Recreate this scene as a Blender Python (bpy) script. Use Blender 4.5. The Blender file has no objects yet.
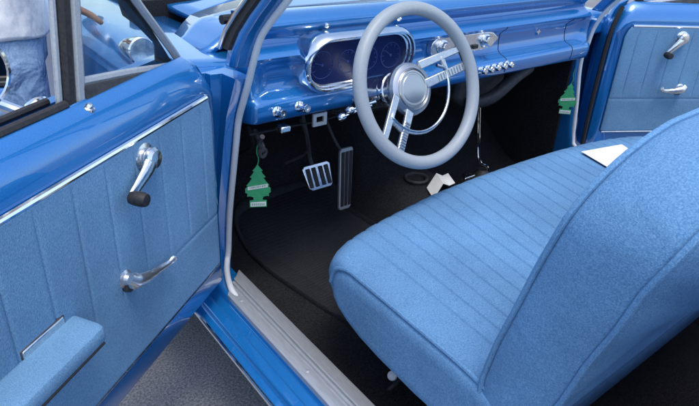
import bpy, bmesh, math, random
from mathutils import Vector as V, Matrix as M
random.seed(7)
S = bpy.context.scene
COL = S.collection

# ------------------------------------------------------------------ helpers
def obj(name, bm, mat, parent=None, smooth=True, bevel=0, seg=2, sub=0, angle=35, recalc=True):
    if recalc: bmesh.ops.recalc_face_normals(bm, faces=bm.faces)
    me = bpy.data.meshes.new(name); bm.to_mesh(me); bm.free()
    for p in me.polygons: p.use_smooth = smooth
    o = bpy.data.objects.new(name, me); COL.objects.link(o)
    mats = mat if isinstance(mat, (list, tuple)) else [mat]
    for m in mats: me.materials.append(m)
    if parent:
        o.parent = parent
        if parent.type == 'EMPTY': o.matrix_parent_inverse = M.Translation(-parent.location)
    if bevel:
        b = o.modifiers.new('bevel', 'BEVEL'); b.width = bevel; b.segments = seg; b.limit_method = 'ANGLE'; b.angle_limit = math.radians(30)
    if sub:
        s = o.modifiers.new('sub', 'SUBSURF'); s.levels = sub; s.render_levels = sub
    if smooth and not sub:
        try: me.set_sharp_from_angle(angle=math.radians(angle))
        except Exception: pass
    return o
def thing(name, label, cat, loc=(0,0,0), group=None):
    o = bpy.data.objects.new(name, None); COL.objects.link(o); o.location = V(loc); o.empty_display_size = .1
    return tag(o, label, cat, group)
def tag(o, label, cat, group=None):
    o['label'] = label; o['category'] = cat
    if group: o['group'] = group
    return o
def struct(o): o['kind'] = 'structure'; return o
def catmull(pts, n=6):
    pts = [V(p) for p in pts]; out = []
    for i in range(len(pts)-1):
        p0 = pts[max(i-1,0)]; p1 = pts[i]; p2 = pts[i+1]; p3 = pts[min(i+2,len(pts)-1)]
        for k in range(n):
            t = k/n; t2 = t*t; t3 = t2*t
            out.append(.5*((2*p1)+(p2-p0)*t+(2*p0-5*p1+4*p2-p3)*t2+(3*p1-p0-3*p2+p3)*t3))
    out.append(pts[-1]); return out
def ring_faces(bm, a, b, closed=True):
    n = len(a)
    for i in range(n if closed else n-1):
        j = (i+1) % n
        try: bm.faces.new((a[i], a[j], b[j], b[i]))
        except ValueError: pass
def tube(bm, pts, r, n=10, closed=False, flat=1.0, up=None):
    pts = [V(p) for p in pts]; N = len(pts)
    rs = r if isinstance(r, (list, tuple)) else [r]*N
    tan = [((pts[(i+1)%N] if closed or i < N-1 else pts[i]) - (pts[i-1] if closed or i > 0 else pts[i])).normalized() for i in range(N)]
    u = V(up) if up else (V((0,0,1)) if abs(tan[0].z) < .9 else V((1,0,0)))
    rings = []
    for i in range(N):
        t = tan[i]; u = (u - t*u.dot(t)).normalized(); w = t.cross(u)
        rings.append([bm.verts.new(pts[i] + (u*math.cos(a)*flat + w*math.sin(a))*rs[i]) for a in [2*math.pi*k/n for k in range(n)]])
    for i in range(N-1): ring_faces(bm, rings[i], rings[i+1])
    if closed: ring_faces(bm, rings[-1], rings[0])
    else: bm.faces.new(rings[0][::-1]); bm.faces.new(rings[-1])
def loft(bm, rings, cap=True, closed=True):
    vr = [[bm.verts.new(V(p)) for p in r] for r in rings]
    for a, b in zip(vr, vr[1:]): ring_faces(bm, a, b, closed)
    if cap and closed: bm.faces.new(vr[0][::-1]); bm.faces.new(vr[-1])
    return vr
def prism(bm, poly, f, w0, w1):
    return loft(bm, [[f(u, v, w0) for u, v in poly], [f(u, v, w1) for u, v in poly]])
def frame_prism(bm, outer, inner, f, w0, w1):
    # ring-shaped plate: outer and inner outlines with the same number of points
    A = [bm.verts.new(f(u,v,w0)) for u,v in outer]; B = [bm.verts.new(f(u,v,w1)) for u,v in outer]
    C = [bm.verts.new(f(u,v,w1)) for u,v in inner]; D = [bm.verts.new(f(u,v,w0)) for u,v in inner]
    for a, b in ((A,B),(B,C),(C,D),(D,A)): ring_faces(bm, a, b)
def lathe(bm, prof, o, axis, n=24):
    o = V(o); ax = V(axis).normalized(); u = ax.orthogonal().normalized(); w = ax.cross(u)
    rings = [[o + ax*h + (u*math.cos(a)+w*math.sin(a))*max(r,1e-5) for a in [2*math.pi*k/n for k in range(n)]] for r, h in prof]
    loft(bm, rings)
def box(bm, x0, x1, y0, y1, z0, z1, f=None):
    f = f or (lambda x,y,z: V((x,y,z)))
    v = [bm.verts.new(f(x,y,z)) for x in (x0,x1) for y in (y0,y1) for z in (z0,z1)]
    for q in ((0,1,3,2),(4,6,7,5),(0,4,5,1),(2,3,7,6),(0,2,6,4),(1,5,7,3)): bm.faces.new([v[i] for i in q])
def stadium(cx, cy, hl, hh, n=10, k=1.0):
    # rounded bar, half length hl, half height hh
    pts = []; c = hl-hh*k
    for i in range(n+1):
        a = -math.pi/2 + math.pi*i/n; pts.append((cx+c+hh*k*math.cos(a), cy+hh*math.sin(a)))
    for i in range(n+1):
        a = math.pi/2 + math.pi*i/n; pts.append((cx-c+hh*k*math.cos(a), cy+hh*math.sin(a)))
    return pts
def grid(bm, f, us, vs):
    g = [[bm.verts.new(f(u, v)) for v in vs] for u in us]
    for a, b in zip(g, g[1:]): ring_faces(bm, a, b, False)
    return g
def lin(a, b, n): return [a+(b-a)*i/n for i in range(n+1)]
def smooth01(a, b, x):
    t = min(1, max(0, (x-a)/(b-a))); return t*t*(3-2*t)
def interp(xs, ys, x):
    if x <= xs[0]: return ys[0]
    for i in range(len(xs)-1):
        if x <= xs[i+1]:
            t = (x-xs[i])/(xs[i+1]-xs[i]); return ys[i]+(ys[i+1]-ys[i])*t
    return ys[-1]
BM = bmesh.new

# ------------------------------------------------------------------ materials
def mat(name, col, rough=.5, metal=0, coat=0, spec=.5):
    m = bpy.data.materials.new(name); m.use_nodes = True; nt = m.node_tree; b = nt.nodes['Principled BSDF']
    b.inputs['Base Color'].default_value = (*col, 1); b.inputs['Roughness'].default_value = rough
    b.inputs['Metallic'].default_value = metal; b.inputs['Coat Weight'].default_value = coat; b.inputs['Coat Roughness'].default_value = .04
    b.inputs['Specular IOR Level'].default_value = spec
    return m
def noisy(m, scale, c0, c1, lo=.35, hi=.65, detail=4, bump=0, bscale=None, stretch=None, dist=.002, big=0, rough=None):
    nt = m.node_tree; N = nt.nodes; L = nt.links; b = N['Principled BSDF']
    tc = N.new('ShaderNodeTexCoord'); src = tc.outputs['Object']
    if stretch:
        mp = N.new('ShaderNodeMapping'); mp.inputs['Scale'].default_value = stretch; L.new(src, mp.inputs[0]); src = mp.outputs[0]
    no = N.new('ShaderNodeTexNoise'); no.inputs['Scale'].default_value = scale; no.inputs['Detail'].default_value = detail; L.new(src, no.inputs['Vector'])
    cr = N.new('ShaderNodeValToRGB'); e = cr.color_ramp.elements
    e[0].position = lo; e[0].color = (*c0,1); e[1].position = hi; e[1].color = (*c1,1); L.new(no.outputs['Fac'], cr.inputs[0])
    out = cr.outputs[0]
    if big:
        n2 = N.new('ShaderNodeTexNoise'); n2.inputs['Scale'].default_value = big; n2.inputs['Detail'].default_value = 5; L.new(tc.outputs['Object'], n2.inputs['Vector'])
        r2 = N.new('ShaderNodeMapRange'); r2.inputs[1].default_value = .3; r2.inputs[2].default_value = .7; r2.inputs[3].default_value = .82; r2.inputs[4].default_value = 1.15; L.new(n2.outputs['Fac'], r2.inputs[0])
        mx = N.new('ShaderNodeMix'); mx.data_type = 'RGBA'; mx.blend_type = 'MULTIPLY'; mx.inputs[0].default_value = 1
        L.new(out, mx.inputs[6]); L.new(r2.outputs[0], mx.inputs[7]); out = mx.outputs[2]
    L.new(out, b.inputs['Base Color'])
    if bump:
        nb = N.new('ShaderNodeTexNoise'); nb.inputs['Scale'].default_value = bscale or scale; nb.inputs['Detail'].default_value = 3; L.new(src, nb.inputs['Vector'])
        bp = N.new('ShaderNodeBump'); bp.inputs['Strength'].default_value = bump; bp.inputs['Distance'].default_value = dist
        L.new(nb.outputs['Fac'], bp.inputs['Height']); L.new(bp.outputs[0], b.inputs['Normal'])
    if rough:
        n3 = N.new('ShaderNodeTexNoise'); n3.inputs['Scale'].default_value = rough[0]; n3.inputs['Detail'].default_value = 6; L.new(tc.outputs['Object'], n3.inputs['Vector'])
        r3 = N.new('ShaderNodeMapRange'); r3.inputs[1].default_value = .35; r3.inputs[2].default_value = .7; r3.inputs[3].default_value = rough[1]; r3.inputs[4].default_value = rough[2]
        L.new(n3.outputs['Fac'], r3.inputs[0]); L.new(r3.outputs[0], b.inputs['Roughness'])
    return m
PAINT = noisy(mat('blue_paint', (.012,.15,.56), .3, .32, 1), 900, (.006,.140,.41), (.012,.195,.55), rough=(5,.26,.32))
PAINT.node_tree.nodes['Principled BSDF'].inputs['Coat IOR'].default_value = 1.75
HOODP = PAINT
SEAT = noisy(mat('seat_cloth', (.14,.33,.62), .85, spec=.2), 420, (.082,.210,.395), (.162,.325,.530), .34, .68, 5, .4, 640, dist=.0022, big=4)
DOORC = noisy(mat('door_cloth', (.1,.22,.4), .85, spec=.2), 700, (.098,.222,.378), (.172,.328,.500), .34, .68, 4, .35, 760, stretch=(1,1,.40), dist=.0025, big=5)
VINYL = noisy(mat('wheel_vinyl', (.33,.38,.42), .42, spec=.5), 700, (.30,.335,.36), (.37,.405,.43), bump=.3, bscale=420, dist=.0008)
CHROME = noisy(mat('chrome', (.82,.83,.84), .08, 1), 40, (.76,.77,.79), (.86,.87,.88), rough=(60,.05,.16))
BRUSHED = noisy(mat('brushed_aluminium', (.5,.53,.56), .45, .55), 260, (.40,.43,.46), (.47,.50,.53), stretch=(1,.12,1), bump=.1, dist=.0006)
ALLOY = noisy(mat('polished_billet', (.78,.78,.77), .22, 1), 160, (.70,.70,.70), (.84,.84,.82), rough=(90,.16,.3))
MEDAL = mat('medallion_metal', (.50,.48,.45), .24, .95)
RIBBED = mat('wheel_hub', (.50,.51,.52), .3, .95)
LACE = noisy(mat('windlace_vinyl', (.45,.49,.53), .5), 500, (.52,.56,.60), (.64,.68,.72), bump=.2, dist=.001)
RUBBER = noisy(mat('black_rubber', (.012,.012,.014), .6), 200, (.010,.010,.012), (.022,.022,.025), bump=.2)
CARPET = noisy(mat('black_carpet', (.012,.012,.014), .95, spec=.15), 330, (.010,.011,.014), (.038,.039,.044), .35, .7, 5, .8, 400, dist=.004, big=6)
CARPET_SHADED = noisy(mat('rear_carpet_shaded', (.006,.006,.008), .95, spec=.1), 330, (.003,.003,.005), (.011,.011,.015), .35, .7, 5, .8, 400, dist=.004)  # the black carpet again, with the rear footwell's shade put into its colour
MATR = noisy(mat('mat_rubber', (.012,.013,.016), .7, spec=.3), 260, (.011,.013,.017), (.028,.030,.036), bump=.35, dist=.001, big=5)
def ribs(m, scale, h):
    nt = m.node_tree; N = nt.nodes; L = nt.links; b = N['Principled BSDF']
    tc = N.new('ShaderNodeTexCoord'); wv = N.new('ShaderNodeTexWave'); wv.wave_type = 'RINGS'; wv.inputs['Scale'].default_value = scale; wv.inputs['Distortion'].default_value = .4
    mp = N.new('ShaderNodeMapping'); mp.inputs['Location'].default_value = (.40,.03,0); mp.inputs['Scale'].default_value = (1,1,0); L.new(tc.outputs['Object'], mp.inputs[0]); L.new(mp.outputs[0], wv.inputs['Vector'])
    bp = N.new('ShaderNodeBump'); bp.inputs['Strength'].default_value = .6; bp.inputs['Distance'].default_value = h; L.new(wv.outputs['Fac'], bp.inputs['Height'])
    old = b.inputs['Normal'].links
    if old: L.new(old[0].from_socket, bp.inputs['Normal'])
    L.new(bp.outputs[0], b.inputs['Normal'])
def wrinkle(m, scale, h, stretch=(1,1,1), strength=.5):
    nt = m.node_tree; N = nt.nodes; L = nt.links; b = N['Principled BSDF']
    tc = N.new('ShaderNodeTexCoord'); mp = N.new('ShaderNodeMapping'); mp.inputs['Scale'].default_value = stretch; L.new(tc.outputs['Object'], mp.inputs[0])
    no = N.new('ShaderNodeTexNoise'); no.inputs['Scale'].default_value = scale; no.inputs['Detail'].default_value = 3; no.inputs['Distortion'].default_value = .6; L.new(mp.outputs[0], no.inputs['Vector'])
    bp = N.new('ShaderNodeBump'); bp.inputs['Strength'].default_value = strength; bp.inputs['Distance'].default_value = h; L.new(no.outputs['Fac'], bp.inputs['Height'])
    old = b.inputs['Normal'].links
    if old: L.new(old[0].from_socket, bp.inputs['Normal'])
    L.new(bp.outputs[0], b.inputs['Normal'])
wrinkle(SEAT, 16, .007); wrinkle(DOORC, 9, .003); wrinkle(CARPET, 12, .01)
ribs(MATR, 30, .0006)
DARKP = noisy(mat('dark_plastic', (.02,.021,.024), .55), 60, (.022,.023,.027), (.045,.046,.05))
LENS = mat('gauge_lens', (.005,.014,.085), .3, 0, 0, .25)
DIAL = mat('gauge_marks', (.035,.07,.24), .5)
GREEN = noisy(mat('green_card', (.03,.34,.14), .7), 80, (.03,.31,.13), (.045,.38,.16))
WHITE = noisy(mat('white_paper', (.8,.8,.78), .8), 30, (.74,.74,.72), (.82,.82,.80))
GREENK = mat('green_ink', (.10,.36,.20), .7)
CREAM = mat('cowl_sealer', (.7,.68,.62), .5)
GLASS = bpy.data.materials.new('clear_glass'); GLASS.use_nodes = True
def _glass():
    nt = GLASS.node_tree; nt.nodes.clear()
    o = nt.nodes.new('ShaderNodeOutputMaterial'); t = nt.nodes.new('ShaderNodeBsdfTransparent'); t.inputs[0].default_value = (.90,.94,.93,1)
    g = nt.nodes.new('ShaderNodeBsdfGlossy'); g.inputs['Roughness'].default_value = .02
    lw = nt.nodes.new('ShaderNodeLayerWeight'); lw.inputs[0].default_value = .5
    pw = nt.nodes.new('ShaderNodeMath'); pw.operation = 'POWER'; pw.inputs[1].default_value = 5; nt.links.new(lw.outputs['Facing'], pw.inputs[0])
    fr = nt.nodes.new('ShaderNodeMath'); fr.operation = 'MULTIPLY_ADD'; fr.inputs[1].default_value = .9; fr.inputs[2].default_value = .05; nt.links.new(pw.outputs[0], fr.inputs[0])
    mx = nt.nodes.new('ShaderNodeMixShader'); nt.links.new(fr.outputs[0], mx.inputs[0]); nt.links.new(t.outputs[0], mx.inputs[1]); nt.links.new(g.outputs[0], mx.inputs[2]); nt.links.new(mx.outputs[0], o.inputs[0])
_glass()
MIRROR = mat('mirror_glass', (.85,.87,.88), .02, 1)
ASPHALT = noisy(mat('asphalt', (.06,.06,.065), .85), 170, (.095,.096,.100), (.31,.31,.32), .34, .72, 6, .6, 260, dist=.004, big=3)
DENIM = noisy(mat('pale_denim', (.34,.44,.58), .9, spec=.2), 260, (.20,.32,.49), (.30,.43,.60), bump=.15, big=12)
TEE = noisy(mat('white_cotton', (.78,.78,.77), .9, spec=.2), 200, (.74,.74,.73), (.82,.82,.81), bump=.2)
wrinkle(DENIM, 14, .05, (1,1,.9), .8); wrinkle(TEE, 9, .05, (1,1,.5), .7);
SKIN = noisy(mat('skin', (.26,.13,.08), .55), 60, (.23,.11,.07), (.30,.155,.10))
HAIR = mat('hair', (.02,.015,.012), .6)
SHOE = mat('shoe', (.5,.5,.5), .7)

# ------------------------------------------------------------------ ground
bm = BM(); grid(bm, lambda u, v: V((u, v, 0)), [-400,-60,-12,-4,0,4,12,60,400], [-400,-60,-12,-4,0,4,12,60,400])
struct(obj('ground', bm, ASPHALT, None, False))
bm = BM(); box(bm, -3.6, -3.48, -3, 6, .002, .005)
struct(obj('parking_line', bm, mat('road_paint', (.7,.7,.68), .8), None, False))

# ------------------------------------------------------------------ car
car = thing('classic_car', 'blue classic car with both doors open, blue cloth bench seat and grey steering wheel', 'car')

# windlace path (y,z) that follows the front edge of both door openings
def lacex(z): return .70 - .30*max(0, z-.93)*.75
JZ = {-1: ([.27,.368,.45,.526,.672,.751,.804,.848,.902,.949,.989,1.031,1.16,1.30],[.060,.056,.045,.030,-.006,-.026,-.052,-.075,-.100,-.120,-.150,-.190,-.300,-.42]),
       1: ([.30,.388,.42,.564,.66,.72,.765,.826,.885,.93,1.034,1.16,1.30],[-.06,-.05,-.030,-.010,.006,.010,.000,-.009,-.035,-.070,-.160,-.275,-.40])}
def jamb_y(z, sd): return interp(JZ[sd][0], JZ[sd][1], z)   # y of the lace at height z
for sd in (-1, 1):
    bm = BM(); path = catmull(([(sd*.757,-.110,.333),(sd*.755,-.062,.342),(sd*.730,.008,.337),(sd*.709,.048,.342)] if sd < 0 else [(sd*.74,-.08,.335)]) + [(sd*lacex(z), jamb_y(z,sd), z) for z in JZ[sd][0][1:]], 6)
    tube(bm, path, .0074, 12); obj('windlace', bm, LACE, car)
    # hinge pillar, its profile follows the lace from the sill to the belt
    bm = BM(); rings = []
    for z in [.19,.30,.345,.40,.46,.54,.60,.666,.71,.759,.80,.825,.845,.856]:
        y = jamb_y(z,sd); k = smooth01(.80,.925,z); yo = y*(1-.55*smooth01(.7,.92,z))
        prof = [(.687,y+.03),(.687,y+.012),(.692,y+.004),(.700,y+.004),(.706,y+.012),(.722,y+.018),(.728,yo+.034),(.752,yo+.036),(.757,yo+.052),(.790,yo+.056),(.800,yo+.068),(.862-.012*k,yo+.070),(.868-.012*k,yo+.082),(.866-.012*k,.14),(.70,.14)]
        rings.append([(sd*px, py, z) for px, py in prof])
    loft(bm, rings); obj('hinge_pillar', bm, PAINT, car, True, .003, 2)
    # windscreen pillar: blue web, black rubber, bright outer trim
    zs = lin(.885, 1.33, 12)
    def pil(z, dx, dy): return (sd*(lacex(z)+dx), jamb_y(z,sd)+dy, z)
    bm = BM(); loft(bm, [[pil(z,-.012,.048), pil(z,-.012,.010), pil(z,.004,.003), pil(z,.034,.006), pil(z,.041,.018), pil(z,.036,.048)] for z in zs])
    pp = obj('windscreen_pillar', bm, PAINT, car, True, .004)
    bm = BM(); loft(bm, [[pil(z,.0375,.049), pil(z,.0395,.024), pil(z,.046,.028), pil(z,.049,.050)] for z in zs if z > .90]); obj('pillar_seal', bm, RUBBER, pp)
    bm = BM(); tube(bm, [pil(z,.052,.052) for z in zs if z > .90], .0052, 10); obj('pillar_trim', bm, CHROME, pp)
    # sill: painted rocker with steps, aluminium scuff plate, bright outer bead
    rp = [(.700,.20),(.700,.322),(.766,.338),(.772,.336),(.777,.322),(.796,.316),(.802,.328),(.822,.325),(.827,.313),(.842,.311),(.8465,.303),(.838,.286),(.78,.20),(.70,.18)]
    bm = BM(); loft(bm, [[(sd*x, y, z) for x, z in rp] for y in lin(-1.09,.09,8)]); rk = obj('rocker_panel', bm, PAINT, car, True, .002)
    bm = BM(); tube(bm, [(sd*.8485, y, .314) for y in lin(-1.09,.06,10)], .0045, 8); obj('rocker_trim', bm, CHROME, rk)
    pl = [(.692,.300),(.692,.328),(.697,.3315),(.724,.3365),(.7255,.3415),(.7295,.3415),(.731,.3355),(.735,.3355),(.7365,.3430),(.7405,.3430),(.742,.3375),(.746,.3385),(.748,.3425),(.766,.3450),(.773,.3430),(.774,.326)]
    bm = BM(); loft(bm, [[(sd*x, min(y, .016-1.18*(x-.692)), z) for x, z in pl] for y in lin(-1.02,-.10,12)+[-.08,-.06,-.04,-.02,0,.016]]); sp = obj('scuff_plate', bm, BRUSHED, car, True, .001)
    for y in (-.118,-.392,-.70):
        bm = BM(); lathe(bm, [(.0055,0),(.0050,.0018),(.002,.0028),(0,.0028)], (sd*.757,y,.3428), (0,0,1), 12); obj('screw', bm, BRUSHED, sp)
    # front wing, outside skin
    xs = [.60,.66,.72,.775,.815,.845,.864,.876,.882]; 
    bm = BM()
    def wing(y, x):
        crown = .880 - .030*smooth01(.2,1.9,y) ; fade = .014*smooth01(.60,.815,x)
        edge = max(0,(x-.815)/.067)
        return V((sd*(x-.05*smooth01(1.3,2.0,y)), y, crown - .022 + fade - .045*edge**2.2 - .075*max(0,(.050-y)/.032)**2.2))
    g = grid(bm, wing, [.018,.0195,.022,.026,.031,.037,.043,.052,.08,.14,.2,.3,.45,.65,.9,1.2,1.5,1.75,1.95,2.02], xs)
    for a, b in zip(g, g[1:]):
        pass
    low = [[bm.verts.new(V((r[-1].co.x + sd*.006*(k==1), r[-1].co.y, zz))) for k, zz in enumerate((.84,.70,.52,.40,.25))] for r in g]
    for i in range(len(g)-1):
        ring_faces(bm, [g[i][-1]]+low[i], [g[i+1][-1]]+low[i+1], False)
    wo = obj('front_wing', bm, HOODP, car); sm = wo.modifiers.new('thick', 'SOLIDIFY'); sm.thickness = .008; sm.offset = -1
    # rear quarter
    bm = BM()
    def quarter(y, k):
        prof = [(.66,.905),(.78,.925),(.84,.915),(.872,.88),(.882,.80),(.885,.60),(.87,.40),(.84,.24)]
        x, z = prof[k]; return V((sd*(x-.06*smooth01(-1.8,-3.0,y)), y, z-.06*smooth01(-2.0,-3.0,y)*(z>.6)))
    g = grid(bm, quarter, [-1.10,-1.3,-1.6,-2.0,-2.4,-2.8,-3.0], list(range(8)))
    qo = obj('rear_quarter', bm, HOODP, car); sm = qo.modifiers.new('thick', 'SOLIDIFY'); sm.thickness = .05; sm.offset = -1
    bm = BM(); box(bm, sd*.60, sd*.66, -2.0, -1.10, .24, .88); obj('quarter_trim', bm, DOORC, car, True, .012)
    # kick panel
    bm = BM(); box(bm, sd*.678, sd*.6865, .075 if sd < 0 else .03, .62, .22, .80); obj('kick_panel', bm, CARPET, car, True, .004)
# nose
bm = BM(); box(bm, -.82, .82, 1.98, 2.06, .30, .84); obj('front_panel', bm, HOODP, car, True, .03)
bm = BM(); tube(bm, [(-.88,2.06,.42),(-.6,2.13,.42),(.6,2.13,.42),(.88,2.06,.42)], .055, 12); obj('bumper', bm, CHROME, car)
for sd in (-1,1):
    bm = BM(); lathe(bm, [(.09,0),(.09,.03),(.075,.04),(.04,.05),(0,.052)], (sd*.62,2.055,.68), (0,1,0), 24); obj('headlight', bm, CHROME, car)
bm = BM(); box(bm, -.80,.80,-3.04,-2.96,.32,.86); box(bm,-.78,.78,-2.98,-2.02,.855,.895); obj('rear_deck', bm, HOODP, car, True, .03)
# hood and cowl
def hood(x, y):
    return V((x, y, .885 + .03*(1-(x/.62)**2) - .05*smooth01(.5,2.0,y) - .03*smooth01(1.6,2.0,y)))
def hood_rear(x): return .60 - .20*abs(x/.62)**2.2
bm = BM()
g = grid(bm, lambda x, t: hood(x, hood_rear(x) + (1.99-hood_rear(x))*t), lin(-.592,.592,24), [0,.012,.04,.1,.2,.35,.5,.65,.8,.9,.96,1])
ho = obj('hood', bm, HOODP, car); sm = ho.modifiers.new('thick','SOLIDIFY'); sm.thickness = .02; sm.offset = -1
bm = BM(); grid(bm, lambda x, t: V((x, .13 + .03*(1-(x/.66)**2) + (hood_rear(x)-.008-.13-.03*(1-(x/.66)**2))*t, .906 + .016*(1-(x/.62)**2)-.012*t-.036*smooth01(.60,.705,abs(x)))), lin(-.705,.705,44), [0,.15,.4,.7,1])
cw = obj('cowl_panel', bm, HOODP, car); sm = cw.modifiers.new('thick','SOLIDIFY'); sm.thickness = .012; sm.offset = -1
for sd in (-1, 1):
    bm = BM(); x0 = sd*.50
    lathe(bm, [(.022,0),(.022,.02),(.012,.035),(0,.036)], (x0,.25,.912), (0,0,1), 16)
    tube(bm, [(x0,.25,.945),(x0+.12,.235,.955),(x0+.40 if sd<0 else x0-.02,.20,.965)], .006, 8); obj('wiper', bm, CHROME, cw)
    bm = BM(); tube(bm, [(x0+.0,.215,.950),(x0+.2,.19,.965),(x0+.42 if sd<0 else x0+.12,.165,.985)], .005, 6); obj('wiper_blade', bm, RUBBER, cw)
# windscreen
bm = BM()
def ws(x, t):
    z = .935+(1.335-.935)*t; y = .125 + .05*(1-(x/.68)**2) - .555*t
    return V((x*(1-.10*t), y, z))
grid(bm, ws, lin(-.69,.69,16), lin(0,1,6)); wg = obj('windscreen', bm, GLASS, car)
bm = BM(); tube(bm, [ws(x,.0)+V((0,-.004,0)) for x in lin(-.655,.655,24)], .011, 8); obj('windscreen_seal', bm, RUBBER, wg)
bm = BM(); tube(bm, [ws(x,1)+V((0,0,.01)) for x in lin(-.69,.69,16)], .022, 10, flat=.7); obj('windscreen_header', bm, PAINT, car)

# floor, firewall, tunnel
def floor_z(x, y):
    z = .235
    z += .30*smooth01(.16,.62,y)**1.0
    t = math.exp(-(x/.17)**4)
    return z + t*(.10+.06*smooth01(-.3,.3,y))
bm = BM(); grid(bm, lambda x, y: V((x, y, floor_z(x,y))), lin(-.698,.698,60), lin(-1.9,.62,60)); obj('floor_carpet', bm, CARPET, car)
bm = BM(); grid(bm, lambda x, y: V((x, y, floor_z(x,y)+.004)), lin(-.697,.697,30), lin(-1.9,-.66,20)); obj('rear_carpet_shaded', bm, CARPET_SHADED, car)  # added layer over the floor carpet that carries the shade behind the seat
bm = BM(); box(bm, -.69,.69,.60,.64,.20,.90); obj('firewall', bm, CARPET, car, False)
# rear seat
bm = BM(); box(bm,-.59,.59,-1.98,-1.48,.24,.50); rs = obj('rear_seat', bm, SEAT, car, True, .05, 4)
bm = BM(); box(bm,-.59,.59,-2.10,-1.94,.45,.90); obj('rear_seat_back', bm, SEAT, rs, True, .05, 4)
# wheels
for sx in (-.74,.74):
    for y in (1.28,-2.0):
        bm = BM(); lathe(bm, [(.20,-.09),(.30,-.09),(.315,-.06),(.315,.06),(.30,.09),(.20,.09)], (sx,y,.315), (1,0,0), 32); w = obj('wheel', bm, RUBBER, car)
        s = 1 if sx > 0 else -1
        bm = BM(); lathe(bm, [(.205,.07),(.20,.092),(.12,.098),(.06,.115),(0,.118)], (sx,y,.315), (s,0,0), 28); obj('hubcap', bm, CHROME, w)

# ------------------------------------------------------------------ dashboard
dprof = [(.06,.730),(-.016,.7285),(-.026,.732),(-.031,.740),(-.034,.756),(-.034,.772),(-.030,.780),(-.018,.786),(-.002,.791),(.006,.800),(.010,.826),(.008,.850),(-.003,.860),(-.013,.867),(-.016,.874),(-.011,.881),(.006,.888),(.017,.896),(.020,.908),(.012,.919),(.001,.928),(-.004,.936),(-.003,.943),(.004,.950),(.016,.956),(.034,.960),(.06,.961),(.17,.945),(.17,.90),(.06,.88)]
bm = BM()
def dring(x):
    e = smooth01(.60,.672,abs(x)); out = []
    for y, z in dprof:
        if y < .05:
            # close the recesses towards the ends and round the corner away
            yy = y
            if .786 < z < .862: yy = y + e*(-.034-y)*.55
            yy += .035*max(0,(abs(x)-.655)/.02)**2 if abs(x) > .655 else 0
            y = yy
        out.append((x*(.90 if y > .05 and abs(x) > .60 else 1), y, z))
    return out
xs = sorted(set([round(x,4) for x in lin(-.60,.60,24)] + [s*v for s in (-1,1) for v in (.615,.63,.645,.655,.661,.667,.672,.675)]))
loft(bm, [dring(x) for x in xs]); dash = obj('dashboard', bm, PAINT, car, True, angle=50)
def DF(y0): return lambda x, z, o: V((x, y0-o, z))
# seams of the glovebox lid
for x in (.205,.552):
    bm = BM(); tube(bm, [(x, y-.0002, z) for y, z in dprof[3:15]], .0012, 6); obj('dash_seam', bm, RUBBER, dash)
# instrument cluster: hooded bezel in steps, dark lens, gauges
CX, CZ, HL, HH = -.368, .848, .166, .066
bm = BM(); f = DF(-.004)
rings = []
for k, (g_, o_) in enumerate([(.006,-.03),(.006,.028),(.002,.040),(-.003,.046),(-.007,.045),(-.0075,.036),(-.011,.035),(-.0115,.026),(-.015,.025),(-.0155,.014)]):
    rings.append([f(x, z, o_+.008*(z-CZ)/HH) for x, z in stadium(CX, CZ, HL+g_, HH+g_, 14)])
loft(bm, rings, cap=False); cl = obj('cluster_bezel', bm, CHROME, dash, angle=25)
bm = BM(); prism(bm, stadium(CX, CZ, HL-.013, HH-.013, 14), f, .012, .016); obj('cluster_lens', bm, LENS, dash, False)
for gx, gr in ((-.475,.032),(-.400,.028),(-.335,.028),(-.262,.032)):
    bm = BM()
    tube(bm, [f(gx+gr*math.cos(a), CZ-.004+gr*math.sin(a), .0165) for a in [2*math.pi*k/28 for k in range(28)]], .0009, 5, closed=True)
    for k in range(9):
        a = math.radians(-30+240*k/8); tube(bm, [f(gx+gr*q*math.cos(a), CZ-.004+gr*q*math.sin(a), .0165) for q in (.72,.90)], .0009, 4)
    a = math.radians(random.uniform(140,210)); tube(bm, [f(gx, CZ-.004, .0168), f(gx+gr*.7*math.cos(a), CZ-.004+gr*.7*math.sin(a), .0168)], .0009, 4)
    lathe(bm, [(.004,0),(.003,.002),(0,.002)], f(gx, CZ-.004, .0165), (0,-1,0), 10)
    obj('gauge', bm, DIAL, dash)
# pull knobs left of the column
def knob(x, z, y0, r, l, nm='knob'):
    bm = BM(); lathe(bm, [(r*1.25,0),(r*1.2,.003),(r*.9,.005),(r*.55,.006),(r*.5,l*.45),(r*.85,l*.5),(r,l*.62),(r,l*.88),(r*.8,l),(r*.35,l),(r*.3,l*.93),(0,l*.93)], (x,y0,z), (0,-1,.12), 18)
    return obj(nm, bm, CHROME, dash, angle=30)
knob(-.607,.757,-.033,.0105,.030); knob(-.547,.760,-.033,.0105,.036)
for i in range(5): knob(.085+.030*i, .762+.001*i, -.033, .0095, .024)
# radio / clock plate
bm = BM(); f = DF(.010)
pl = [(-.10,.818),(-.105,.835),(-.10,.856),(-.085,.868),(-.05,.870),(.05,.867),(.12,.866),(.150,.862),(.176,.846),(.178,.840),(.150,.820),(.12,.814),(0,.812),(-.06,.811),(-.085,.811)]
prism(bm, pl, f, 0, .020); rp = obj('radio_plate', bm, ALLOY, dash, True, .004, 3)
for x in (-.062,.118):
    bm = BM(); lathe(bm, [(.021,0),(.020,.004),(.015,.006),(.015,.016),(.013,.020),(0,.020)], (x,-.010,.840), (0,-1,.1), 22)
    obj('radio_knob', bm, ALLOY, dash)
bm = BM()
for i in range(4): box(bm, -.022+i*.028, .000+i*.028, -.016, -.006, .822, .834)
obj('radio_button', bm, RUBBER, dash, True, .002)
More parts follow.
